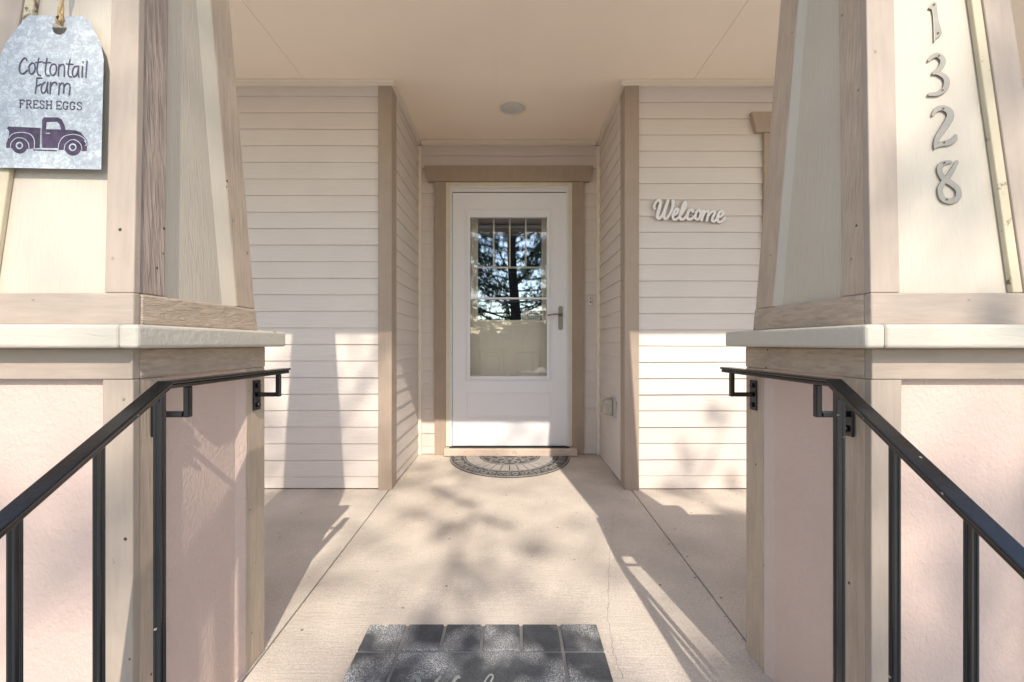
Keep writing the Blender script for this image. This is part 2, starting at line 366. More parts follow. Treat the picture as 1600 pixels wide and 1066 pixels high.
m = MB(); siding(m, fr, -4.0, -0.790, -0.868, -0.799, 0.0994, 1.54); m.build('front_wall', M['siding'], house, 0.0006, 1)
WH = (1.53, 2.62, -0.35, 1.30)
m = MB(); siding(m, fr, 0.757, 4.0, -0.868, -0.793, 0.0975, 1.54, [WH]); m.build('front_wall', M['siding'], house, 0.0006, 1)
m = MB(); siding(m, bk, -0.705, 0.675, -0.859, -0.80, 0.0985, 1.54, [(-0.58, 0.555, -1, 1.335)]); m.build('entry_wall', M['siding'], house, 0.0006, 1)
m = MB(); siding(m, lambda u, n, z: (-0.729 + n, u, z), 2.70, 3.45, -0.862, -0.80, 0.0994, 1.535); m.build('side_wall', M['siding'], house, 0.0006, 1)
m = MB(); siding(m, lambda u, n, z: (0.692 - n, u, z), 2.70, 3.45, -0.862, -0.77, 0.0975, 1.535); m.build('side_wall', M['siding'], house, 0.0006, 1)
# corner boards (two boards meeting, front one lapping)
m = MB(); m.box(-0.797, -0.7153, 2.640, 2.662, -0.876, 1.541); m.box(-0.7365, -0.7165, 2.6625, 2.757, -0.874, 1.540)
m.build('corner_board', M['brown'], house, 0.002)
m = MB(); m.box(0.677, 0.7637, 2.640, 2.662, -0.876, 1.541); m.box(0.6785, 0.698, 2.6625, 2.748, -0.874, 1.540)
m.build('corner_board', M['brown'], house, 0.002)
# inside corner strips
m = MB(); m.box(-0.724, -0.698, 3.425, 3.452, -0.863, 1.535); m.build('corner_strip', M['soffit_trim'], house, 0.002)
m = MB(); m.box(0.662, 0.688, 3.425, 3.452, -0.863, 1.535); m.build('corner_strip', M['soffit_trim'], house, 0.002)
# ceiling in panels with thin joints
m = MB(); g = 0.0012
xs = [-4.0, -1.235, -0.083, 1.087, 4.0]
for a, b in zip(xs[:-1], xs[1:]): ga = .0002 if a == -.083 else g; gb = .0002 if b == -.083 else g; m.box(a + ga, b - gb, 0.905, 3.6, ZC, ZC + 0.012)
m.box(-4, 4, 0.905, 3.62, ZC + 0.0125, ZC + 0.05)
m.build('ceiling', M['ceiling'], house)
# crown trim: profile of two fillets, one mesh running round the recess
m = MB()
zt = ZC - 0.001
def trim_x(x0, x1, y):    # faces -y
    m.box(x0, x1, y - 0.022, y + 0.01, 1.541, zt); m.box(x0, x1, y - 0.030, y - 0.0221, 1.557, zt)
trim_x(-4, -0.697, 2.655); trim_x(0.659, 4, 2.655)
m.build('ceiling_trim', M['soffit_trim'], house, 0.0015)
m = MB(); m.box(-0.732, -0.7055, 2.6665, 3.44, 1.5412, zt - .0004); m.box(-0.7053, -0.6972, 2.6667, 3.44, 1.5572, zt - .0004)
m.build('ceiling_trim', M['soffit_trim'], house, 0.0015)
m = MB(); m.box(0.695, 0.668, 2.6665, 3.44, 1.5412, zt - .0004); m.box(0.6678, 0.6592, 2.6667, 3.44, 1.5572, zt - .0004)
m.build('ceiling_trim', M['soffit_trim'], house, 0.0015)
m = MB(); m.box(-0.697, 0.659, 3.415, 3.46, 1.5408, zt - .0008); m.box(-0.697, 0.659, 3.407, 3.4149, 1.5568, zt - .0008)
m.build('ceiling_trim', M['soffit_trim'], house, 0.0015)
# beam over the columns, roof
m = MB(); m.box(-4, 4, 0.98, 1.12, 1.50, ZC - 0.002); m.build('porch_beam', M['brown'], house, 0.004)
m = MB(); m.hexa([(-4.3, 0.88, 1.60), (4.3, 0.88, 1.60), (4.3, 7.5, 1.66), (-4.3, 7.5, 1.66), (-4.3, 0.88, 1.72), (4.3, 0.88, 1.72), (4.3, 7.5, 3.6), (-4.3, 7.5, 3.6)])
m.build('roof', M['roof'], house)
m = MB(); m.box(-4.3, 4.3, 0.856, 0.879, 1.585, 1.73); m.build('fascia', M['brown'], house, 0.003)
# interior seen through the door glass
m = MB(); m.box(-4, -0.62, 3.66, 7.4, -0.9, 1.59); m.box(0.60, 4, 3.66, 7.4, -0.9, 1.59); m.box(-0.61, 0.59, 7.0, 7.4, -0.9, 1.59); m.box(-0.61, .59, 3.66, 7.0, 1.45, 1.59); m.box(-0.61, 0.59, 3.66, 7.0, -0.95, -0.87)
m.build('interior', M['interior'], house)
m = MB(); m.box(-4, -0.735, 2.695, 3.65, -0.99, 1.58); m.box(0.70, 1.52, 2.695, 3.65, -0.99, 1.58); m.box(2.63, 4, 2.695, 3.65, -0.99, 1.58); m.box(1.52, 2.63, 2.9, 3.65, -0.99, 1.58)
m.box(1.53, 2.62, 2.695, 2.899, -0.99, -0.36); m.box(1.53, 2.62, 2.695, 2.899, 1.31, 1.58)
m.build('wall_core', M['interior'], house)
# door casing: two legs and a flared head
m = MB(); zh = 1.256
m.box(-0.596, -0.511, 3.425, 3.47, -0.864, zh - .0005); m.build('door_casing', M['brown'], house, 0.002)
m = MB(); m.box(0.475, 0.563, 3.425, 3.47, -0.864, zh - .0005); m.build('door_casing', M['brown'], house, 0.002)
def head(x0, x1, y0, y1, z0, z1, fl):
    mm = MB(); mm.hexa([(x0 + fl, y0, z0), (x1 - fl, y0, z0), (x1 - fl, y1, z0), (x0 + fl, y1, z0), (x0, y0, z1), (x1, y0, z1), (x1, y1, z1), (x0, y1, z1)]); return mm
head(-0.676, 0.636, 3.415, 3.47, zh, 1.378, 0.028).build('door_head', M['brown'], house, 0.002)
m = MB(); m.box(-0.5105, -0.481, 3.437, 3.60, -0.80, 1.2553); m.box(0.4475, 0.4745, 3.437, 3.60, -0.80, 1.2553); m.box(-0.4805, 0.447, 3.437, 3.60, 1.225, 1.2553)
m.build('door_jamb', M['jamb'], house, 0.002)
m = MB(); m.box(-0.515, 0.505, 3.37, 3.60, -0.861, -0.806); m.build('door_sill', M['sill'], house, 0.006)
m = MB(); m.box(-0.48, 0.447, 3.40, 3.44, -0.805, -0.800); m.build('sill_strip', M['gasket'], house)
# storm door
sdoor = MB()
x0, x1, z0, z1 = -0.4575, 0.4305, -0.797, 1.176
gx0, gx1, gz0, gz1 = -0.322, 0.277, -0.266, 0.985
yD = 3.447
sdoor.box(x0, gx0, yD, yD + 0.038, z0, z1); sdoor.box(gx1, x1, yD, yD + 0.038, z0, z1)
sdoor.box(gx0 + .0002, gx1 - .0002, yD, yD + 0.038, z0, gz0); sdoor.box(gx0 + .0002, gx1 - .0002, yD, yD + 0.038, gz1, z1)
door = sdoor.build('storm_door', M['door'], house, 0.0)
def ring(mb, x0, x1, z0, z1, wd, y0, y1):
    mb.box(x0, x0 + wd, y0, y1, z0, z1); mb.box(x1 - wd, x1, y0, y1, z0, z1)
    mb.box(x0 + wd + .0002, x1 - wd - .0002, y0, y1, z0, z0 + wd); mb.box(x0 + wd + .0002, x1 - wd - .0002, y0, y1, z1 - wd, z1)
mm = MB(); ring(mm, gx0 - 0.040, gx1 + 0.040, gz0 - 0.012, gz1 + 0.075, 0.016, yD - 0.007, yD - .0003)
ring(mm, gx0 - 0.022, gx1 + 0.022, gz0 - 0.010, gz1 + 0.020, 0.022, yD - 0.012, yD - .0003)
mm.box(gx0 - 0.040, gx1 + 0.040, yD - 0.016, yD - 0.0124, gz0 - 0.018, gz0 - 0.010)
mm.build('glass_frame', M['door'], door, 0.002)
mm = MB(); ring(mm, gx0 - 0.03, gx1 + 0.03, -0.575, -0.385, 0.010, yD - 0.005, yD - .0003); mm.build('kick_panel', M['door'], door, 0.002)
mm = MB(); mm.box(gx0, gx1, yD - 0.002, yD + 0.010, 0.346, 0.360); mm.build('glazing_bar', M['door'], door, 0.0015)
mm = MB(); mm.box(gx0, gx1, yD + 0.012, yD + 0.015, gz0, gz1); mm.build('glass_pane', M['glass'], door)
# lever handle
mm = MB(); hx, hz0, hz1 = 0.383, 0.105, 0.293
pl = []
for k in range(9): a = math.pi * k / 8; pl.append((hx + 0.018 * math.cos(a), hz1 - 0.018 + 0.018 * math.sin(a)))
for k in range(9): a = math.pi + math.pi * k / 8; pl.append((hx + 0.018 * math.cos(a), hz0 + 0.018 + 0.018 * math.sin(a)))
mm.prism(pl, lambda u, v, h: (u, yD - h, v), 0.0, 0.008)
hd = mm.build('handle', M['nickel'], door, 0.002)
mm = MB(); mm.tube([(hx, yD - .008, 0.222), (hx, yD - .05, 0.222)], 0.009); mm.tube([(hx, yD - .045, 0.222), (hx - .03, yD - .05, .228), (hx - .06, yD - .052, .226), (hx - .105, yD - .048, .216)], [.008, .007, .006, .005])
mm.build('lever', M['nickel'], hd, smooth=True)
for z in (0.95, 0.33, -0.12, -0.60):
    mm = MB(); mm.tube([(-0.465, yD - .004, z - .05), (-0.465, yD - .004, z + .05)], 0.006); mm.build('hinge', M['frame'], door, smooth=True)
# white aluminium frame around it
m = MB(); ring(m, -0.4805, 0.447, -0.9, 1.2245, 0.010, 3.430, 3.47); ring(m, -0.470, 0.4367, -0.9, 1.2138, 0.0095, 3.438, 3.472)
m.box(-0.4602, 0.4270, 3.444, 3.474, 1.1835, 1.2040)
m.v = [(a, b, max(c, -0.799)) for a, b, c in m.v]
m.build('storm_frame', M['frame'], house, 0.001)
m = MB(); m.box(-0.4575, 0.4305, yD + .01, yD + .05, 1.1765, 1.183); m.box(-.4605, -.4577, yD + .01, yD + .04, -.79, 1.18); m.box(.4307, .4370, yD + .02, yD + .04, -.79, 1.18); m.build('weather_seal', M['gasket'], house)
# inner door with craftsman window
yI = 3.565
wx0, wx1, wz0, wz1 = -0.271, 0.245, 0.19, 1.12
m = MB(); m.box(-0.475, wx0, yI, yI + .045, -0.80, 1.22); m.box(wx1, 0.44, yI, yI + .045, -0.80, 1.22); m.box(wx0 + .0002, wx1 - .0002, yI, yI + .045, -.80, wz0); m.box(wx0 + .0002, wx1 - .0002, yI, yI + .045, wz1, 1.22)
fd = m.build('front_door', M['inner'], house)
mm = MB(); ring(mm, wx0 - .055, wx1 + .055, wz0 - .055, wz1 + .05, 0.016, yI - .008, yI - .0003); ring(mm, wx0 - .02, wx1 + .02, wz0 - .02, wz1 + .02, 0.020, yI - .012, yI - .0003); mm.build('window_frame', M['inner'], fd, 0.003)
mm = MB(); zbar = 0.614
mm.box(wx0, wx1, yI - .004, yI + .01, zbar - .007, zbar + .007)
for k in (1, 2, 3):
    xx = wx0 + (wx1 - wx0) * k / 4; mm.box(xx - .0065, xx + .0065, yI - .0045, yI + .01, zbar + .0072, wz1)
mm.build('muntin', M['inner'], fd, 0.002)
mm = MB(); mm.box(wx0, wx1, yI + .012, yI + .016, wz0, wz1); mm.build('window_pane', M['glass_in'], fd)
mm = MB()
for a, b in ((-0.255, -0.045), (0.02, 0.225)): ring(mm, a, b, -0.72, -0.05, 0.020, yI - .012, yI - .0003); mm.box(a + .05, b - .05, yI - .010, yI - .0003, -0.67, -0.10)
mm.build('door_panel', M['inner'], fd, 0.003)
# window to the right, mostly hidden by the column
m = MB(); m.box(1.508, 1.575, 2.632, 2.68, -0.42, 1.257); m.box(2.575, 2.645, 2.632, 2.68, -0.42, 1.257); m.box(1.5752, 2.5748, 2.632, 2.68, 1.19, 1.257); m.box(1.5752, 2.5748, 2.632, 2.68, -0.42, -0.33)
m.build('window_casing', M['brown'], house, 0.002)
head(1.428, 2.725, 2.622, 2.68, 1.2575, 1.378, 0.028).build('window_head', M['brown'], house, 0.002)
m = MB(); ring(m, 1.576, 2.574, -0.329, 1.189, 0.045, 2.665, 2.70); m.box(1.621, 2.529, 2.667, 2.70, 0.42, 0.46); wn = m.build('window', M['frame'], house, 0.002)
m = MB(); m.box(1.62, 2.53, 2.683, 2.687, -0.285, 1.145); m.build('pane', M['glass_in'], wn)

# recessed ceiling light
cl = thing('ceiling_light', (0.0085, 2.945, ZC), 'round recessed porch light with pale trim ring in the ceiling', 'ceiling light')
m = MB(); c0 = (0.0085, 2.945); n = 48; rings = []
for r, h in ((0.094, 0.0), (0.094, -.004), (0.090, -.007), (0.078, -.008), (0.074, -.004), (0.073, 0.0)):
    rings.append([(c0[0] + r * math.cos(2 * math.pi * k / n), c0[1] + r * math.sin(2 * math.pi * k / n), ZC - .0004 + h) for k in range(n)])
m.loft(rings, closed_ends=False); m.build('trim_ring', M['soffit_trim'], cl, smooth=True)
m = MB(); rings = []
for k in range(7):
    a = k / 6 * math.pi / 2; r = 0.0728 * math.cos(a) + .0005; h = -0.004 - 0.010 * math.sin(a)
    rings.append([(c0[0] + r * math.cos(2 * math.pi * q / n), c0[1] + r * math.sin(2 * math.pi * q / n), ZC + h) for q in range(n)])
m.loft(rings); m.build('lens', M['lens'], cl, smooth=True)

# doorbell
db = thing('doorbell', (0.613, 3.444, 0.33), 'small white doorbell button on the siding right of the door', 'doorbell')
m = MB(); m.box(0.600, 0.626, 3.430, 3.447, 0.297, 0.372); m.build('plate', M['plastic'], db, 0.005)
m = MB(); m.disc((0.613, 0.322), lambda u, v, h: (u, 3.4298 - h, v), 0.008, 0, 0.004); m.build('button', M['nickel'], db, 0.001)
m = MB(); m.box(0.608, 0.618, 3.427, 3.4298, 0.338, 0.362); m.build('name_slot', M['greypl'], db, 0.001)
# weatherproof outlet cover
ob = thing('outlet_cover', (0.68, 2.95, -0.42), 'smoky plastic weatherproof outlet cover on the right side wall of the entry', 'outlet cover')
m = MB(); m.box(0.668, 0.690, 2.885, 2.995, -0.485, -0.355); m.build('back_plate', M['greypl'], ob, 0.006)
m = MB()
m.hexa([(0.6675, 2.890, -0.478), (0.600, 2.902, -0.462), (0.600, 2.982, -0.462), (0.6675, 2.992, -0.478), (0.6675, 2.890, -0.362), (0.612, 2.902, -0.372), (0.612, 2.982, -0.372), (0.6675, 2.992, -0.362)])
m.build('cover', M['smoke'], ob, 0.014, 4)

# ================================================================== PORCH COLUMNS
def column(s, X0, label, W=0.38):
    root = thing('porch_column', (s * (X0 + W / 2), 1.06, zf(1.06)), label, 'porch column', 'porch columns either side of the entry')
    def P(x, y, z): return (s * x, y, z)
    def bx(mb, x0, x1, y0, y1, z0, z1): mb.box(s * x0, s * x1, y0, y1, z0, z1)
    XO = X0 + W
    # ---- pedestal
    zb = -0.92; zt = -0.0095; zr = -0.068; r = 0.014
    m = MB(); bx(m, X0 + r, XO - r, 0.84 + r, 1.29 - r, -0.985, zt); m.build('pedestal_panel', M['pink'], root)
    t = 0.02
    m = MB(); bx(m, X0, X0 + 0.058, 0.84, 0.856, zb - .05, zr - .0005); m.build('pedestal_board', M['tan_smooth'], root, 0.002)
    m = MB(); bx(m, XO - 0.058, XO, 0.84, 0.856, zb - .05, zr - .0005); m.build('pedestal_board', M['tan_smooth'], root, 0.002)
    m = MB(); bx(m, X0, XO, 0.8385, 0.856, zr, zt); m.build('pedestal_rail', M['tan_smooth_x'], root, 0.002)
    m = MB(); bx(m, X0 + .001, X0 + t, 0.8565, 0.918, -0.90, zr - .0005); m.build('pedestal_board', M['tan_v'], root, 0.003)
    m = MB(); bx(m, X0, X0 + t, 1.200, 1.29, -0.897, zr - .0005); m.build('pedestal_board', M['tan_v'], root, 0.003)
    m = MB(); bx(m, X0 - .001, X0 + t, 0.8565, 1.291, zr, zt); m.build('pedestal_rail', M['tan_y'], root, 0.003)
    m = MB(); bx(m, XO - t, XO, 0.8565, 1.29, zr, zt); bx(m, XO - t, XO - .001, 0.8565, 0.918, -.9, zr - .0005); bx(m, XO - t, XO, 1.2, 1.29, -.9, zr - .0005)
    bx(m, X0 + .021, XO - .021, 1.271, 1.289, zr, zt); bx(m, X0 + .021, X0 + .08, 1.271, 1.288, -.9, zr - .0005); bx(m, XO - .08, XO - .021, 1.271, 1.288, -.9, zr - .0005)
    m.build('pedestal_trim', M['tan_v'], root, 0.003)
    # caulked bevel where the panel meets the far board
    m = MB(); m.hexa([P(X0 + r + .001, 1.168, -.9), P(X0 + .002, 1.1998, -.9), P(X0 + r + .004, 1.1999, -.9), P(X0 + r + .004, 1.18, -.9),
                      P(X0 + r + .001, 1.172, zr - .001), P(X0 + .002, 1.1998, zr - .001), P(X0 + r + .004, 1.1999, zr - .001), P(X0 + r + .004, 1.18, zr - .001)])
    m.build('panel_edge', M['pink'], root)
    # ---- cap
    m = MB(); bx(m, X0 - .042, X0 - .006, 0.80, 1.33, -0.009, 0.035); bx(m, X0 - .0058, XO + .042, 0.8005, 1.3295, -0.0088, 0.0352)
    m.build('cap', M['cap'], root, 0.007, 3)
    # ---- tapered shaft
    XO = X0 + 0.358
    za, zc = 0.0352, 1.499
    xi = lambda z: X0 + 0.050 * (z - .035); xo = lambda z: XO - 0.050 * (z - .035)
    yf = lambda z: 0.84 + 0.080 * (z - .035); yb = lambda z: 1.25 - 0.058 * (z - .035)
    def fr_(mb, fx0, fx1, fy0, fy1, z0, z1):
        def rg(z): return [P(fx0(z), fy0(z), z), P(fx1(z), fy0(z), z), P(fx1(z), fy1(z), z), P(fx0(z), fy1(z), z)]
        mb.loft([rg(z0 + (z1 - z0) * k / 6) for k in range(7)])
    A = lambda f, d: (lambda z: f(z) + d)
    m = MB(); fr_(m, A(xi, r), A(xo, -r), A(yf, r), A(yb, -r), za, zc); m.build('shaft_panel', M['cream'], root)
    zz = 0.097
    m = MB(); fr_(m, xi, A(xi, .056), yf, A(yf, .016), zz + .0005, zc); m.build('corner_board', M['tan_smooth'], root, 0.002)
    m = MB(); fr_(m, A(xo, -.056), xo, yf, A(yf, .016), zz + .0005, zc); m.build('corner_board', M['tan_smooth'], root, 0.002)
    m = MB(); fr_(m, A(xi, -.001), A(xo, .001), A(yf, -.0015), A(yf, .016), za, zz); m.build('base_board', M['tan_smooth_x'], root, 0.003)
    m = MB(); fr_(m, A(xi, .002 if s < 0 else .003), A(xi, t), A(yf, .0165), A(yf, .080), zz + .0005, zc); m.build('corner_board', M['tan_rough'] if s < 0 else M['tan_v'], root, 0.003)
    m = MB(); fr_(m, xi, A(xi, t), A(yb, -.083), yb, zz + .0005, zc); m.build('corner_board', M['tan_v'], root, 0.003)
    m = MB(); fr_(m, A(xi, -.002), A(xi, t), A(yf, .0165), A(yb, .001), za, zz); m.build('base_board', M['tan_y'], root, 0.004)
    m = MB(); fr_(m, A(xo, -t), xo, A(yf, .0165), A(yf, .08), za, zc); fr_(m, A(xo, -t), xo, A(yb, -.083), yb, za, zc)
    fr_(m, A(xi, .021), A(xi, .08), A(yb, -.016), yb, za, zc); fr_(m, A(xo, -.08), A(xo, -.021), A(yb, -.016), yb, za, zc)
    m.build('rear_boards', M['tan_v'], root, 0.003)
    # bright cream bevel beside the far board
    wdt = 0.046 if s < 0 else 0.022
    m = MB(); rings = []
    for k in range(13):
        z = zz + .001 + (zc - zz - .001) * k / 12; wv = wdt * (1 - 0.25 * k / 12) + random.uniform(-.002, .002); yy = yb(z) - .0835
        rings.append([P(xi(z) + r + .002, yy - wv, z), P(xi(z) + .001, yy, z), P(xi(z) + r + .004, yy, z), P(xi(z) + r + .004, yy - wv + .004, z)])
    m.loft(rings); m.build('panel_edge', M['cream_flat'], root)
    m = MB(); fr_(m, A(xo, -.076), A(xo, -.0565), A(yf, .003), A(yf, .0135), zz + .001, zc); m.build('edge_strip', M['strip'], root, 0.002)
    return root, yf
colL, yfL = column(-1, 0.72, 'tapered cream and tan porch column on a pink pedestal, left of the entry')
colR, yfR = column(1, 0.685, 'tapered cream and tan porch column carrying the house numbers, right of the entry')
# low porch walls running outward from the columns
for s, X0, lab in ((-1, 1.1005, 'low pink panelled porch wall running left from the left column'), (1, 1.0655, 'low pink panelled porch wall running right from the right column')):
    root = thing('porch_wall', (s * 2.4, 1.1, zf(1.1)), lab, 'porch wall', 'low porch walls')
    m = MB(); m.box(s * X0, s * 3.9, 1.01, 1.17, -0.95, -.0095); m.build('wall_panel', M['pink'], root)
    m = MB(); m.box(s * (X0 + .046), s * 3.9, 0.965, 1.205, -0.009, 0.034); m.build('wall_cap', M['cap'], root, 0.006)

# ================================================================== HAND RAILS
def handrail(s, X, ybend, zt, slope, label):
    XI = X; XC = X + 0.0155
    root = thing('handrail', (s * XC, 0.5, -1.24), label, 'handrail', 'black iron handrails')
    sn = math.hypot(1, slope)
    def prof(x0, x1, n0, n1):
        R1 = []
        rings = []
        path = [(1.284, zt, 0.0), (ybend, zt, None), (-0.20, zt - slope * (ybend + 0.20), slope)]
        for i, (y, z, q) in enumerate(path):
            def pt(n):
                if i == 0: return (y, z + n)
                if i == 2: return (y + 0, z + n * sn)
                # mitre: intersection of both offset lines
                yy = ybend + n * (sn - 1) / slope if False else ybend - n * (sn - 1) / slope * -1
                return (yy if abs(((zt + n) - (zt - slope * (ybend - yy) + n * sn))) < 1e-6 else ybend - n * (1 - sn) / slope * -1, zt + n)
            a = pt(n0); b = pt(n1)
            rings.append([(s * x0, a[0], a[1]), (s * x1, a[0], a[1]), (s * x1, b[0], b[1]), (s * x0, b[0], b[1])])
        return rings
    m = MB(); m.loft(prof(XI, XI + .031, -.006, 0.0)); rl = m.build('rail', M['iron'], root, 0.0025)
    m = MB(); m.loft(prof(XI + .005, XI + .026, -.015, -.0062)); m.build('rail_channel', M['iron'], root, 0.002)
    def rz(y): return zt - slope * max(0, ybend - y)
    tread = lambda y: -1.07 if y > .48 else (-1.24 if y > .18 else -1.41)
    for y in (ybend - .012, ybend - .133, ybend - .252, ybend - .372, ybend - .492, ybend - .612, ybend - .732, ybend - .852):
        h = 0.0072 if y > ybend - .05 else 0.0058; gq = h * .38; gd = 0.0022
        poly = [(-h, -h), (-gq, -h), (-gq, -h + gd), (gq, -h + gd), (gq, -h), (h, -h), (h, -gq), (h - gd, -gq), (h - gd, gq), (h, gq), (h, h), (gq, h), (gq, h - gd), (-gq, h - gd), (-gq, h), (-h, h), (-h, gq), (-h + gd, gq), (-h + gd, -gq), (-h, -gq)]
        y2 = min(y, 0.765) if False else y
        zb_ = tread(y - .012) if y < .765 else zf(.8)
        if y >= .765: zb_ = zf(0.8)
        zb_ -= 0.004
        mb = MB(); mb.loft([[(s * XC + a, y + b, zb_) for a, b in poly], [(s * XC + a, y + b, rz(y + b) - .0135 * (sn if y < ybend - .03 else 1.0)) for a, b in poly]])
        mb.build('baluster', M['iron'], root, 0.0008, 1)
    PX = COLX[s]
    for y in (1.243, 0.895):
        b = MB(); q = 0.006; zl = -0.149
        b.box(s * (XC - q), s * (XC + q), y - q, y + q, zl, zt - .0155)
        b.box(s * (XC + q + .0003), s * (PX - .007), y - q, y + q, zl, zl + 2 * q)
        br = b.build('bracket', M['iron'], root, 0.002)
        b = MB(); b.box(s * (PX - .0065), s * (PX - .0012), y - .016, y + .016, -.187, -.103); b.build('plate', M['iron'], br, 0.002)
        for z in (-.118, -.172):
            b = MB(); b.disc((y, z), lambda u, v, h: (s * (PX - .0067 - h), u, v), 0.0075, 0, 0.006, 6); b.build('bolt', M['iron'], br, 0.0015)
    return root
COLX = {-1: 0.72, 1: 0.685}
handrail(-1, 0.64, 0.835, -0.071, 0.575, 'black iron handrail with square balusters beside the left column')
handrail(1, 0.605, 0.848, -0.068, 0.61, 'black iron handrail with square balusters beside the right column')

# ================================================================== DOOR MAT (half round)
mt = thing('half_round_doormat', (-0.013, 3.3, zf(3.2)), 'half-round dark rubber doormat with pale stone cells at the door sill', 'doormat')
YC, XCn, RY, RX = 3.40, -0.013, 0.535, 0.455
def mp(u, v, h): return (XCn + u * RX, YC - v * RY, zf(YC - v * RY) + h)
def arcpts(r, a0, a1, n): return [(r * math.cos(a0 + (a1 - a0) * k / n), r * math.sin(a0 + (a1 - a0) * k / n)) for k in range(n + 1)]
m = MB(); m.prism(arcpts(1.0, 0, math.pi, 64), mp, 0.0005, 0.007); base = m.build('mat_base', M['mat_dark'], mt, 0.001)
def arcband(mb, r0, r1, a0, a1, n, h0, h1):
    A = arcpts(r1, a0, a1, n); B = arcpts(r0, a0, a1, n)
    mb.loft([[mp(*a, h0), mp(*a, h1), mp(*b, h1), mp(*b, h0)] for a, b in zip(A, B)])
m = MB(); k = 16
for i in range(k):
    a0 = math.pi * i / k + .012; a1 = math.pi * (i + 1) / k - .012; arcband(m, 0.515, 0.735, a0, a1, 4, .006, .0095)
m.build('stone_cells', M['mat_pale'], mt, 0.0006, 1)
m = MB()
arcband(m, 0.975, 1.0, 0.0, math.pi, 60, .006, .0105); arcband(m, 0.755, 0.775, 0.0, math.pi, 60, .006, .0098); arcband(m, 0.47, 0.498, 0, math.pi, 50, .006, .0098)
for i in range(1, k):      # radial veins through the outer ring
    a = math.pi * i / k
    for q in ((-.012, .012) if i % 2 == 0 else (0,)): stroke(m, [(0.79 * math.cos(a + q), 0.79 * math.sin(a + q)), (0.955 * math.cos(a + q), 0.955 * math.sin(a + q))], .012, mp, .006, .0096, smooth=False, caps=False)
rnd = random.Random(3)
for i in range(k):         # scrolls in the outer ring
    a = math.pi * (i + .5) / k; c = (0.868 * math.cos(a), 0.868 * math.sin(a)); sg = 1 if i % 2 else -1
    for dirn in (1, -1):
        pts = []
        for q in range(9):
            th = a + dirn * (q * 0.75) * sg; rr = 0.060 * (1 - q / 11); pts.append((c[0] + rr * math.cos(th) + dirn * .018 * math.sin(a), c[1] + rr * math.sin(th) - dirn * .018 * math.cos(a)))
        stroke(m, pts, .015, mp, .006, .0096, caps=False)
for i in range(6):         # scrolls of the inner fan
    a = math.pi * (i + .5) / 6
    for r0, sz in ((0.36, .085), (0.20, .07)):
        c = (r0 * math.cos(a), r0 * math.sin(a))
        for dirn in (1, -1):
            pts = []
            for q in range(10):
                th = a + dirn * q * .7; rr = sz * (1 - q / 12); pts.append((c[0] + rr * math.cos(th) + dirn * sz * .35 * math.sin(a), c[1] + rr * math.sin(th) - dirn * sz * .35 * math.cos(a)))
            stroke(m, pts, .018, mp, .006, .0096, caps=False)
stroke(m, [(-.47, .012), (.47, .012)], .02, mp, .006, .0098, smooth=False, caps=False)
m.build('scroll_relief', M['mat_mid'], mt)

# ================================================================== TILE MAT in front
tm = thing('tile_doormat', (-0.088, 1.15, zf(1.15)), 'rectangular dark rubber doormat moulded like dusty tiles with pale script', 'doormat')
MX0, MX1, MY1 = -0.443, 0.267, 1.385; TS = (MX1 - MX0) / 6; MY0 = MY1 - 4 * TS
def fl(u, v, h): return (u, v, zf(v) + h)
def fbox(mb, x0, x1, y0, y1, h0, h1): mb.hexa([fl(x0, y0, h0), fl(x1, y0, h0), fl(x1, y1, h0), fl(x0, y1, h0), fl(x0, y0, h1), fl(x1, y0, h1), fl(x1, y1, h1), fl(x0, y1, h1)])
m = MB(); fbox(m, MX0 + .002, MX1 - .002, MY0 + .002, MY1 - .002, .0005, .008); m.build('mat_base', M['grout'], tm)
m = MB(); gp = .0052
for i in range(6):
    for j in range(4):
        if 1 <= i <= 4 and 1 <= j <= 2: continue
        fbox(m, MX0 + TS * i + (gp if i else 0), MX0 + TS * (i + 1) - (gp if i < 5 else 0), MY1 - TS * (j + 1) + (gp if j < 3 else 0), MY1 - TS * j - (gp if j else 0), .004, .0135)
fbox(m, MX0 + TS + gp, MX0 + 5 * TS - gp, MY1 - 3 * TS + gp, MY1 - TS - gp, .004, .0135)
m.build('tiles', M['rubber'], tm, 0.003, 2)
# the word on the centre tile, in script
m = MB()
S = 0.0021; OX, OY = -0.262, 1.072
mw = lambda u, v, h: fl(OX + u * S * 0.62, OY + v * S * .62, h)
WEL = [[(0, 68, 4), (8, 74, 10), (16, 60, 16), (14, 30, 12), (18, 2, 8), (26, 0, 6), (44, 40, 7), (56, 74, 9)],
       [(50, 66, 6), (44, 40, 8), (44, 8, 8), (52, 0, 6), (74, 36, 7), (90, 72, 12), (96, 72, 8)],
       [(92, 22), (112, 26), (122, 40), (112, 46), (100, 32), (100, 8), (114, 0), (132, 14)],
       [(132, 14), (152, 44), (164, 74), (156, 78), (144, 50), (138, 10), (148, 0), (162, 14)],
       [(196, 36), (188, 46), (174, 36), (168, 14), (178, 0), (198, 12)],
       [(222, 44), (206, 32), (204, 8), (216, 0), (232, 14), (232, 36), (222, 44), (240, 40)],
       [(248, 44), (246, 20), (242, 0)], [(246, 24), (262, 44), (270, 38), (264, 0)], [(268, 24), (284, 44), (294, 38), (288, 6), (298, 0), (308, 12)],
       [(308, 16), (328, 24), (336, 38), (326, 46), (314, 30), (314, 8), (328, 0), (348, 14)]]
for p in WEL: stroke(m, [(q[0], q[1], (q[2] if len(q) > 2 else 6) * .6) for q in p], 4, mw, .0137, .0152)
m.build('script', M['script'], tm)

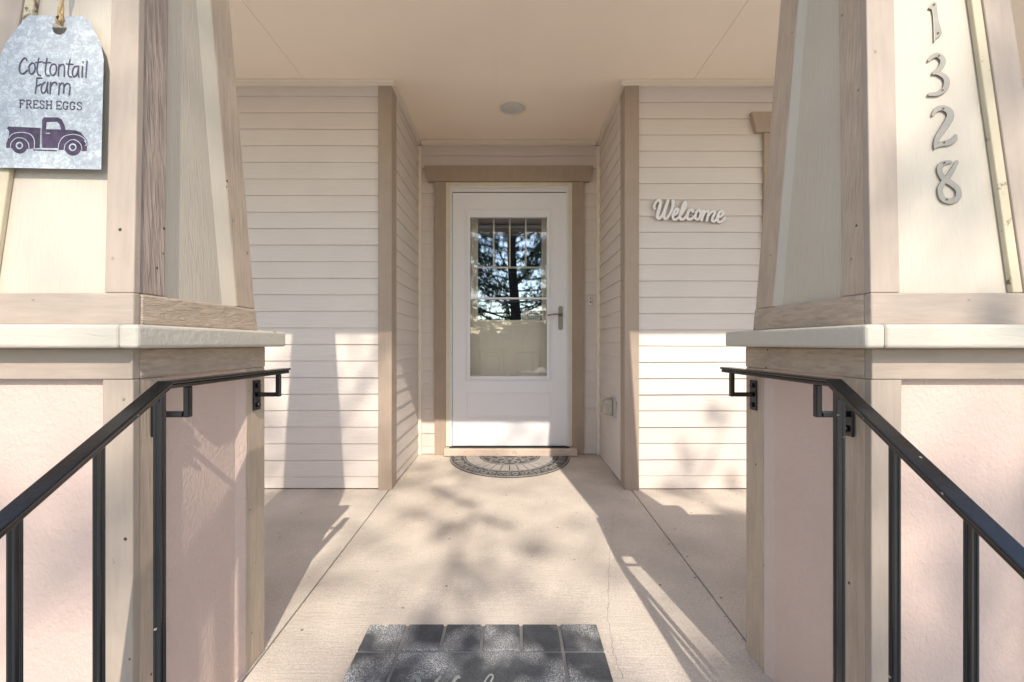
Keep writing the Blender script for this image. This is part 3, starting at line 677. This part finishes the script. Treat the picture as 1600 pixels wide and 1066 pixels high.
# ================================================================== HOUSE NUMBERS
def numeral(glyphs, poly, ox, oy, scl, holes, label):
    """glyph strokes drawn on the front of the right column's shaft"""
    pz = 0.035; base = 0.84 + 0.014 + 0.001
    def M_(u, v, h):
        p = unp(ox + u / scl, oy + v / scl, base - h, 0.080, pz); return p
    cx = np.mean([q[0] for g in (glyphs or [poly]) for q in g]); cy = np.mean([q[1] for g in (glyphs or [poly]) for q in g])
    c = M_(cx, cy, 0)
    mb = MB()
    th = 0.0045
    if poly: mb.prism(poly, M_, 0.0, th)
    for g in glyphs or []: stroke(mb, g, 40, M_, 0.0, th, ramp=0.0005, edge=0.18)
    o = mb.build('house_number', M['number'], None, 0.0012 if poly else 0)
    o.location = c
    for v in o.data.vertices: v.co -= c
    tag(o, label, 'house number', 'house numbers on the right column')
    for (u, v) in holes:
        b = MB(); b.disc((u, v), M_, 9, th, th + .0016, 10); b.build('screw', M['screw'], o)
    return o
numeral(None, [(135, 85), (165, 42), (195, 18), (222, 30), (230, 120), (245, 220), (280, 345), (265, 375), (218, 410), (195, 450), (193, 380), (190, 250), (182, 150), (170, 98), (142, 92)],
        1430, 0, 6.667, [(200, 45), (243, 342)], 'metal house number 1, topmost on the right column')
numeral([[(145, 625, 32), (180, 592, 42), (230, 575, 50), (280, 610, 62), (285, 660, 60), (250, 720, 50), (195, 762, 36)],
         [(195, 758, 34), (250, 768, 45), (310, 805, 60), (328, 860, 66), (305, 930, 60), (240, 975, 50), (148, 985, 34)]], None, 1430, 0, 6.667, [(250, 580), (288, 938)], 'metal house number 3 on the right column')
numeral([[(175, 150, 32), (208, 105, 48), (270, 88, 55), (332, 120, 72), (340, 180, 76), (288, 270, 70), (222, 370, 58), (200, 440, 44), (195, 480, 22)],
         [(200, 468, 30), (255, 440, 50), (335, 425, 60), (388, 390, 50), (400, 358, 30)]], None, 1430, 155, 6.27, [(280, 90), (288, 422)], 'metal house number 2 on the right column')
numeral([[(350, 615, 28), (290, 625, 44), (243, 660, 56), (240, 710, 56), (280, 780, 60), (360, 830, 60), (420, 890, 60), (415, 965, 60), (350, 1002, 58), (270, 975, 58), (243, 890, 58), (272, 820, 56), (340, 735, 52), (410, 615, 36)]],
        None, 1430, 155, 6.27, [(290, 622), (314, 982)], 'metal house number 8, lowest on the right column')

# ================================================================== WELCOME SIGN
ws = thing('welcome_sign', tuple(unp(1078, 335, 2.645)), 'white script Welcome sign hung on the siding right of the entry', 'wall sign')
Mw = lambda u, v, h: unp(1010 + u / 11.85, 300 + v / 11.85, 2.648 - h)
G = [[(150, 305, 50), (140, 265, 50), (180, 185, 50), (232, 155, 55), (262, 200, 62), (240, 300, 66), (212, 400, 66), (205, 470, 62), (240, 488, 55), (300, 420, 50), (355, 270, 52), (400, 165, 55)],
     [(398, 170, 55), (352, 300, 60), (322, 420, 62), (335, 485, 58), (375, 488, 52), (440, 400, 52), (488, 280, 58), (495, 175, 60)],
     [(490, 430), (560, 400), (588, 335), (555, 310), (515, 370), (490, 440), (500, 500), (545, 508), (605, 465)],
     [(605, 465), (680, 360), (728, 245), (718, 190), (685, 240), (645, 350), (620, 450), (635, 505), (680, 505), (745, 450)],
     [(858, 362), (838, 330), (790, 355), (755, 430), (765, 498), (825, 505), (890, 455)],
     [(970, 335), (925, 380), (905, 460), (930, 508), (975, 495), (1003, 420), (995, 350), (968, 335), (1015, 372), (1055, 352)],
     [(1065, 350), (1045, 430), (1020, 520)], [(1048, 430), (1092, 372), (1138, 358), (1148, 405), (1115, 525)],
     [(1142, 440), (1195, 380), (1250, 352), (1265, 395), (1225, 480), (1222, 538), (1262, 540), (1312, 490)],
     [(1312, 470), (1380, 450), (1418, 392), (1388, 356), (1342, 395), (1312, 470), (1328, 545), (1385, 550), (1455, 480)]]
m = MB()
for i, g in enumerate(G): stroke(m, [(q[0], q[1], (q[2] if len(q) > 2 else 54) * 1.06) for q in g], 54, Mw, 0.0, 0.020 + .0006 * (i % 3), ramp=0.0008, edge=0.3)
m.build('lettering', M['welcome'], ws)

# ================================================================== TIN TAG SIGN
TY, TSL, TZ = 0.8595, 0.080, 0.32
Mt = lambda px, py, h: unp(px, py, TY - h, TSL, TZ)
tg = thing('tag_sign', tuple(Mt(90, 140, 0)), 'galvanised tag sign with Cottontail Farm lettering and a truck hanging on the left column', 'hanging sign')
outer = [(45, 24), (132, 26), (140, 34), (158, 70), (162, 92), (158, 265), (-4, 262), (0, 90), (8, 68), (36, 32)]
hole = [(93 + 11.5 * math.cos(a), 43 + 11.5 * math.sin(a)) for a in [2 * math.pi * k / 24 for k in range(24)]]
# plate with a real hole: triangle fan between hole and outline via bmesh fill
import bmesh
def plate_with_hole(outer, hole, mpf, h0, h1):
    bm = bmesh.new()
    for h in (h0, h1):
        es = []
        for loop in (outer, hole):
            vs = [bm.verts.new(mpf(u, v, h)) for u, v in loop]
            es += [bm.edges.new((vs[i], vs[(i + 1) % len(vs)])) for i in range(len(vs))]
            if h == h0: (A if loop is outer else B)[:] = vs
            else:
                lo = A if loop is outer else B
                for i in range(len(vs)): j = (i + 1) % len(vs); bm.faces.new((lo[i], lo[j], vs[j], vs[i]))
        bmesh.ops.triangle_fill(bm, use_beauty=True, edges=es)
    mb = MB(); bm.verts.index_update(); mb.v = [tuple(v.co) for v in bm.verts]; mb.f = [tuple(v.index for v in f.verts) for f in bm.faces]; bm.free(); return mb
A, B = [], []
plate_with_hole(outer, hole, Mt, -0.0012, 0.0008).build('tag_plate', M['galv'], tg)
T = lambda u, v, h: Mt(u / 6.27, 80 + v / 6.27, h)
h0, h1 = .0006, .0014
COT = [[(262, 92), (250, 68), (228, 74), (200, 115), (188, 165), (195, 205), (215, 222), (245, 208), (262, 188)],
       [(310, 115), (286, 145), (284, 195), (300, 222), (325, 212), (342, 170), (335, 125), (310, 115)],
       [(380, 68), (368, 130), (362, 190), (372, 228), (395, 240)], [(348, 112), (412, 104)],
       [(460, 72), (448, 140), (443, 200), (455, 238), (482, 238)], [(425, 114), (495, 112)],
       [(520, 125), (495, 150), (490, 205), (508, 235), (535, 226), (552, 180), (545, 135), (520, 125)],
       [(578, 130), (573, 190), (570, 240)], [(574, 165), (595, 135), (618, 130), (630, 155), (630, 200), (628, 245)],
       [(685, 82), (672, 150), (666, 210), (675, 245), (698, 252)], [(652, 126), (712, 128)],
       [(758, 147), (730, 152), (710, 190), (712, 235), (728, 250), (752, 225), (768, 170)], [(770, 145), (766, 200), (770, 252)],
       [(808, 150), (802, 255)], [(813, 103), (813, 110)], [(852, 100), (846, 180), (840, 258)],
       [(362, 264), (355, 340), (345, 413)], [(360, 263), (410, 264)], [(355, 345), (402, 322)],
       [(440, 305), (415, 325), (402, 370), (412, 405), (432, 408), (452, 375), (464, 315)], [(468, 305), (460, 360), (467, 410)],
       [(495, 305), (492, 360), (490, 420)], [(494, 345), (515, 312), (545, 305), (552, 325)],
       [(580, 315), (578, 370), (573, 422)], [(580, 345), (600, 314), (622, 322), (625, 360), (620, 408)], [(626, 350), (650, 318), (680, 326), (684, 370), (676, 425)]]
m = MB()
for g in COT: stroke(m, g, 14, T, h0, h1)
# slab serif line
def serif(ch, x, y, w, h):
    s = []
    L = lambda *p: s.append(([(x + a * w, y + b * h) for a, b in p]))
    sf = lambda a, b, q=.16: L((a - q, b), (a + q, b))
    if ch in 'FE':
        L((.2, 0), (.2, 1)); L((.05, 0), (.92, 0)); L((.92, 0), (.92, .2)); L((.2, .5), (.65, .5)); L((.65, .4), (.65, .6)); sf(.2, 1, .17)
        if ch == 'E': L((.2, 1), (.95, 1)); L((.95, 1), (.95, .8))
    if ch == 'R': L((.2, 0), (.2, 1)); L((.05, 0), (.6, 0)); s.append(('c', [(x + a * w, y + b * h) for a, b in ((.55, 0), (.8, .08), (.85, .25), (.78, .42), (.5, .5), (.2, .5))])); L((.5, .5), (.85, 1)); sf(.2, 1); L((.75, 1), (1.02, 1))
    if ch == 'S': s.append(('c', [(x + a * w, y + b * h) for a, b in ((.85, .2), (.7, .03), (.4, 0), (.15, .12), (.15, .32), (.45, .47), (.8, .6), (.9, .8), (.65, .98), (.3, .98), (.1, .8))])); L((.87, .02), (.87, .25)); L((.08, .75), (.08, .99))
    if ch == 'H': L((.18, 0), (.18, 1)); L((.82, 0), (.82, 1)); L((.18, .5), (.82, .5)); [sf(a, b) for a in (.18, .82) for b in (0, 1)]
    if ch == 'G': s.append(('c', [(x + a * w, y + b * h) for a, b in ((.85, .25), (.7, .05), (.45, 0), (.18, .15), (.08, .5), (.18, .85), (.45, 1), (.75, .9), (.85, .6))])); L((.6, .58), (1.0, .58)); L((.88, .02), (.88, .25))
    return s
for ch, x, w_ in (('F', 186, 54), ('R', 250, 62), ('E', 320, 56), ('S', 386, 50), ('H', 446, 66), ('E', 546, 56), ('G', 612, 56), ('G', 680, 56), ('S', 752, 50)):
    for s_ in serif(ch, x, 478 + (x - 186) * .04, w_, 74):
        if s_[0] == 'c': stroke(m, s_[1], 9, T, h0, h1)
        else: stroke(m, s_, 9, T, h0, h1, smooth=False, caps=False)
m.build('lettering', M['ink'], tg)
m = MB()
m.prism([(66, 756), (82, 738), (398, 752), (392, 948), (290, 958), (60, 948), (62, 900), (85, 840), (90, 785)], T, h0, .0011)
m.prism([(412, 948), (412, 672), (428, 648), (570, 650), (605, 670), (630, 720), (642, 770), (740, 776), (790, 796), (812, 822), (850, 870), (857, 905), (835, 918), (852, 940), (848, 980), (808, 980), (790, 966), (580, 968), (560, 950)], T, h0, .0011)
m.prism([(325, 962), (560, 970), (558, 982), (325, 974)], T, h0, .0011)
def dsc(mb, cx, cy, r, a, b): mb.prism([(cx + r * math.cos(2 * math.pi * k / 28), cy + r * math.sin(2 * math.pi * k / 28)) for k in range(28)], T, a, b)
dsc(m, 190, 925, 77, h0, .0015); dsc(m, 712, 942, 80, h0, .0015); dsc(m, 190, 925, 22, h0, .0021); dsc(m, 712, 942, 24, h0, .0021)
tr = m.build('truck_print', M['print'], tg)
m = MB()
m.prism([(458, 697), (560, 693), (585, 720), (598, 768), (452, 765)], T, .0008, .0014)
dsc(m, 190, 925, 36, .0012, .0018); dsc(m, 712, 942, 38, .0012, .0018)
for g in ([(90, 850), (110, 822), (150, 803), (220, 797), (290, 812), (328, 850), (338, 900), (335, 956)], [(102, 945), (112, 895), (150, 857), (190, 848), (240, 862), (278, 905), (285, 958)],
          [(570, 966), (580, 900), (620, 842), (690, 818), (760, 822), (815, 848), (845, 885)], [(628, 968), (640, 915), (690, 872), (740, 872), (790, 912), (803, 968)], [(452, 805), (485, 806)], [(403, 755), (395, 945)], [(830, 880), (850, 915), (835, 925)]):
    stroke(m, g, 9, T, .0010, .00165)
m.build('truck_lines', M['galv'], tr)
# twine knotted through the hole, coming from above
m = MB(); pA = Mt(92, 36, .004); 
def tw(off, ph):
    pts = []
    for k in range(26):
        t = k / 25; b = Mt(93 + 11 * t * (1.0) + 2.5 * math.sin(t * 9 + ph), 34 - 90 * t, .004 + .002 * math.cos(t * 14 + ph)); pts.append(b)
    return pts
m.tube(tw(0, 0), .0026, 8); m.tube(tw(0, math.pi), .0026, 8)
m.tube([Mt(93, 22, .008), Mt(88, 28, .007), Mt(90, 36, .005), Mt(96, 40, -.001), Mt(98, 30, .004), Mt(93, 22, .008)], .0028, 8)
m.build('twine', M['twine'], tg, smooth=True)

# ================================================================== STICKER on the inner door glass
st = MB(); st.box(0.082, 0.236, yI + .0095, yI + .0115, 0.193, 0.268)
st = st.build('sticker', M['sticker'], fd)
b = MB(); ring(b, 0.128, 0.228, 0.215, 0.262, .004, yI + .0088, yI + .0094); b.box(.132, .224, yI + .0088, yI + .0094, .232, .258)
for k in range(5): b.box(.138 + .018 * k, .148 + .018 * k, yI + .0088, yI + .0094, .198, .210)
b.box(.088, .094, yI + .0088, yI + .0094, .2, .26)
b.build('sticker_print', M['sticker_ink'], st)

# ================================================================== TREE across the path (seen in the glass, dapples the porch)
rng = np.random.default_rng(11)
TX, TYY, TZ0 = 0.10, -9.2, -1.6
tree = thing('pine_tree', (TX, TYY, TZ0), 'tall dark evergreen tree reflected in the door glass', 'tree')
m = MB(); Htr = 14.0
tp = [Vector((TX + 0.10 * math.sin(k * 0.9), TYY + 0.08 * math.cos(k), TZ0 + Htr * k / 14)) for k in range(15)]
m.tube(tp, [0.20 * (1 - k / 14) ** 0.8 + 0.02 for k in range(15)], 10); m.build('trunk', M['bark'], tree, smooth=True)
mb = MB(); V = []; Fc = []
def tuft(c, n, ln):
    d = rng.normal(size=(n, 3)); d /= np.linalg.norm(d, axis=1)[:, None]
    sd_ = np.cross(d, rng.normal(size=(n, 3))); sd_ /= np.linalg.norm(sd_, axis=1)[:, None]
    for i in range(n):
        o = len(V); wd = 0.004 + .004 * rng.random()
        V.extend([c - sd_[i] * wd, c + sd_[i] * wd, c + d[i] * ln * (0.6 + .6 * rng.random())]); Fc.append((o, o + 1, o + 2))
nb = 135
for k in range(nb):
    t = (k + 0.5) / nb; z = TZ0 + 1.6 + (Htr - 1.8) * t ** 1.0; az = k * 2.399 + rng.normal() * 0.3
    Lb = (4.4 * (1 - t) ** 0.42 + 0.3) * (0.7 + .5 * rng.random())
    dirv = np.array([math.cos(az), math.sin(az), 0.25 + .35 * rng.random()]); up = 0.10
    p0 = np.array([TX, TYY, z]); pts = []
    for q in range(7):
        s_ = q / 6; pts.append(p0 + dirv * Lb * s_ + np.array([0, 0, -0.35 * Lb * s_ * (1 - s_) + up * s_ * s_]) + rng.normal(size=3) * 0.04 * s_)
    mb.tube([Vector(p) for p in pts], [(0.012 if z > 4.2 else 0.030) * (1 - q / 7) + .005 for q in range(7)], 5)
    hi = z > 4.2
    nt_ = int(Lb * (7 if hi else 17))
    for j in range(nt_):
        s_ = 0.2 + 0.8 * rng.random(); i0 = min(5, int(s_ * 6)); fr_ = s_ * 6 - i0; p = pts[i0] * (1 - fr_) + pts[i0 + 1] * fr_
        side = rng.normal(size=3) * np.array([1, 1, .5]); side /= np.linalg.norm(side); ls = (0.25 + .5 * rng.random()) * (1.1 - s_ * .5)
        e = p + side * ls
        if j % 2 == 0: mb.tube([Vector(p), Vector((p + e) / 2 + np.array([0, 0, -.03])), Vector(e)], [.007, .005, .003], 3)
        for h in range(2 if hi else 6): tuft(p + (e - p) * (0.2 + .8 * rng.random()), 7 if hi else 12, 0.11)
mb.build('branches', M['bark'], tree)
me = bpy.data.meshes.new('foliage'); me.from_pydata([tuple(v - np.array([TX, TYY, TZ0])) for v in V], [], Fc); me.materials.append(M['needle'])
fo = bpy.data.objects.new('foliage', me); C.objects.link(fo); fo.parent = tree

# unseen foliage bank, added to darken the horizon band in the door glass
added_hed = thing('added_hedge', (0, -17, -1.6), 'dark foliage bank, unseen, added to darken the low reflection in the door glass', 'added_hedge')
m = MB(); nx = 120; rr = np.random.default_rng(5)
prof = [(-16.3, -1.6), (-16.2, 0.2), (-16.5, 0.75), (-17.2, 0.85), (-17.6, 0.2), (-17.6, -1.6)]
m.loft([[(-14 + 28 * k / nx, y + rr.normal() * .12, z + rr.normal() * .13 + .25 * math.sin(k * .21)) for y, z in prof] for k in range(nx + 1)])
m.build('foliage', M['needle'], added_hed)

# lift everything so that the porch floor at the door is height zero
for o in C.objects:
    if o.parent is None and o not in (cam, sun): o.location.z += HC
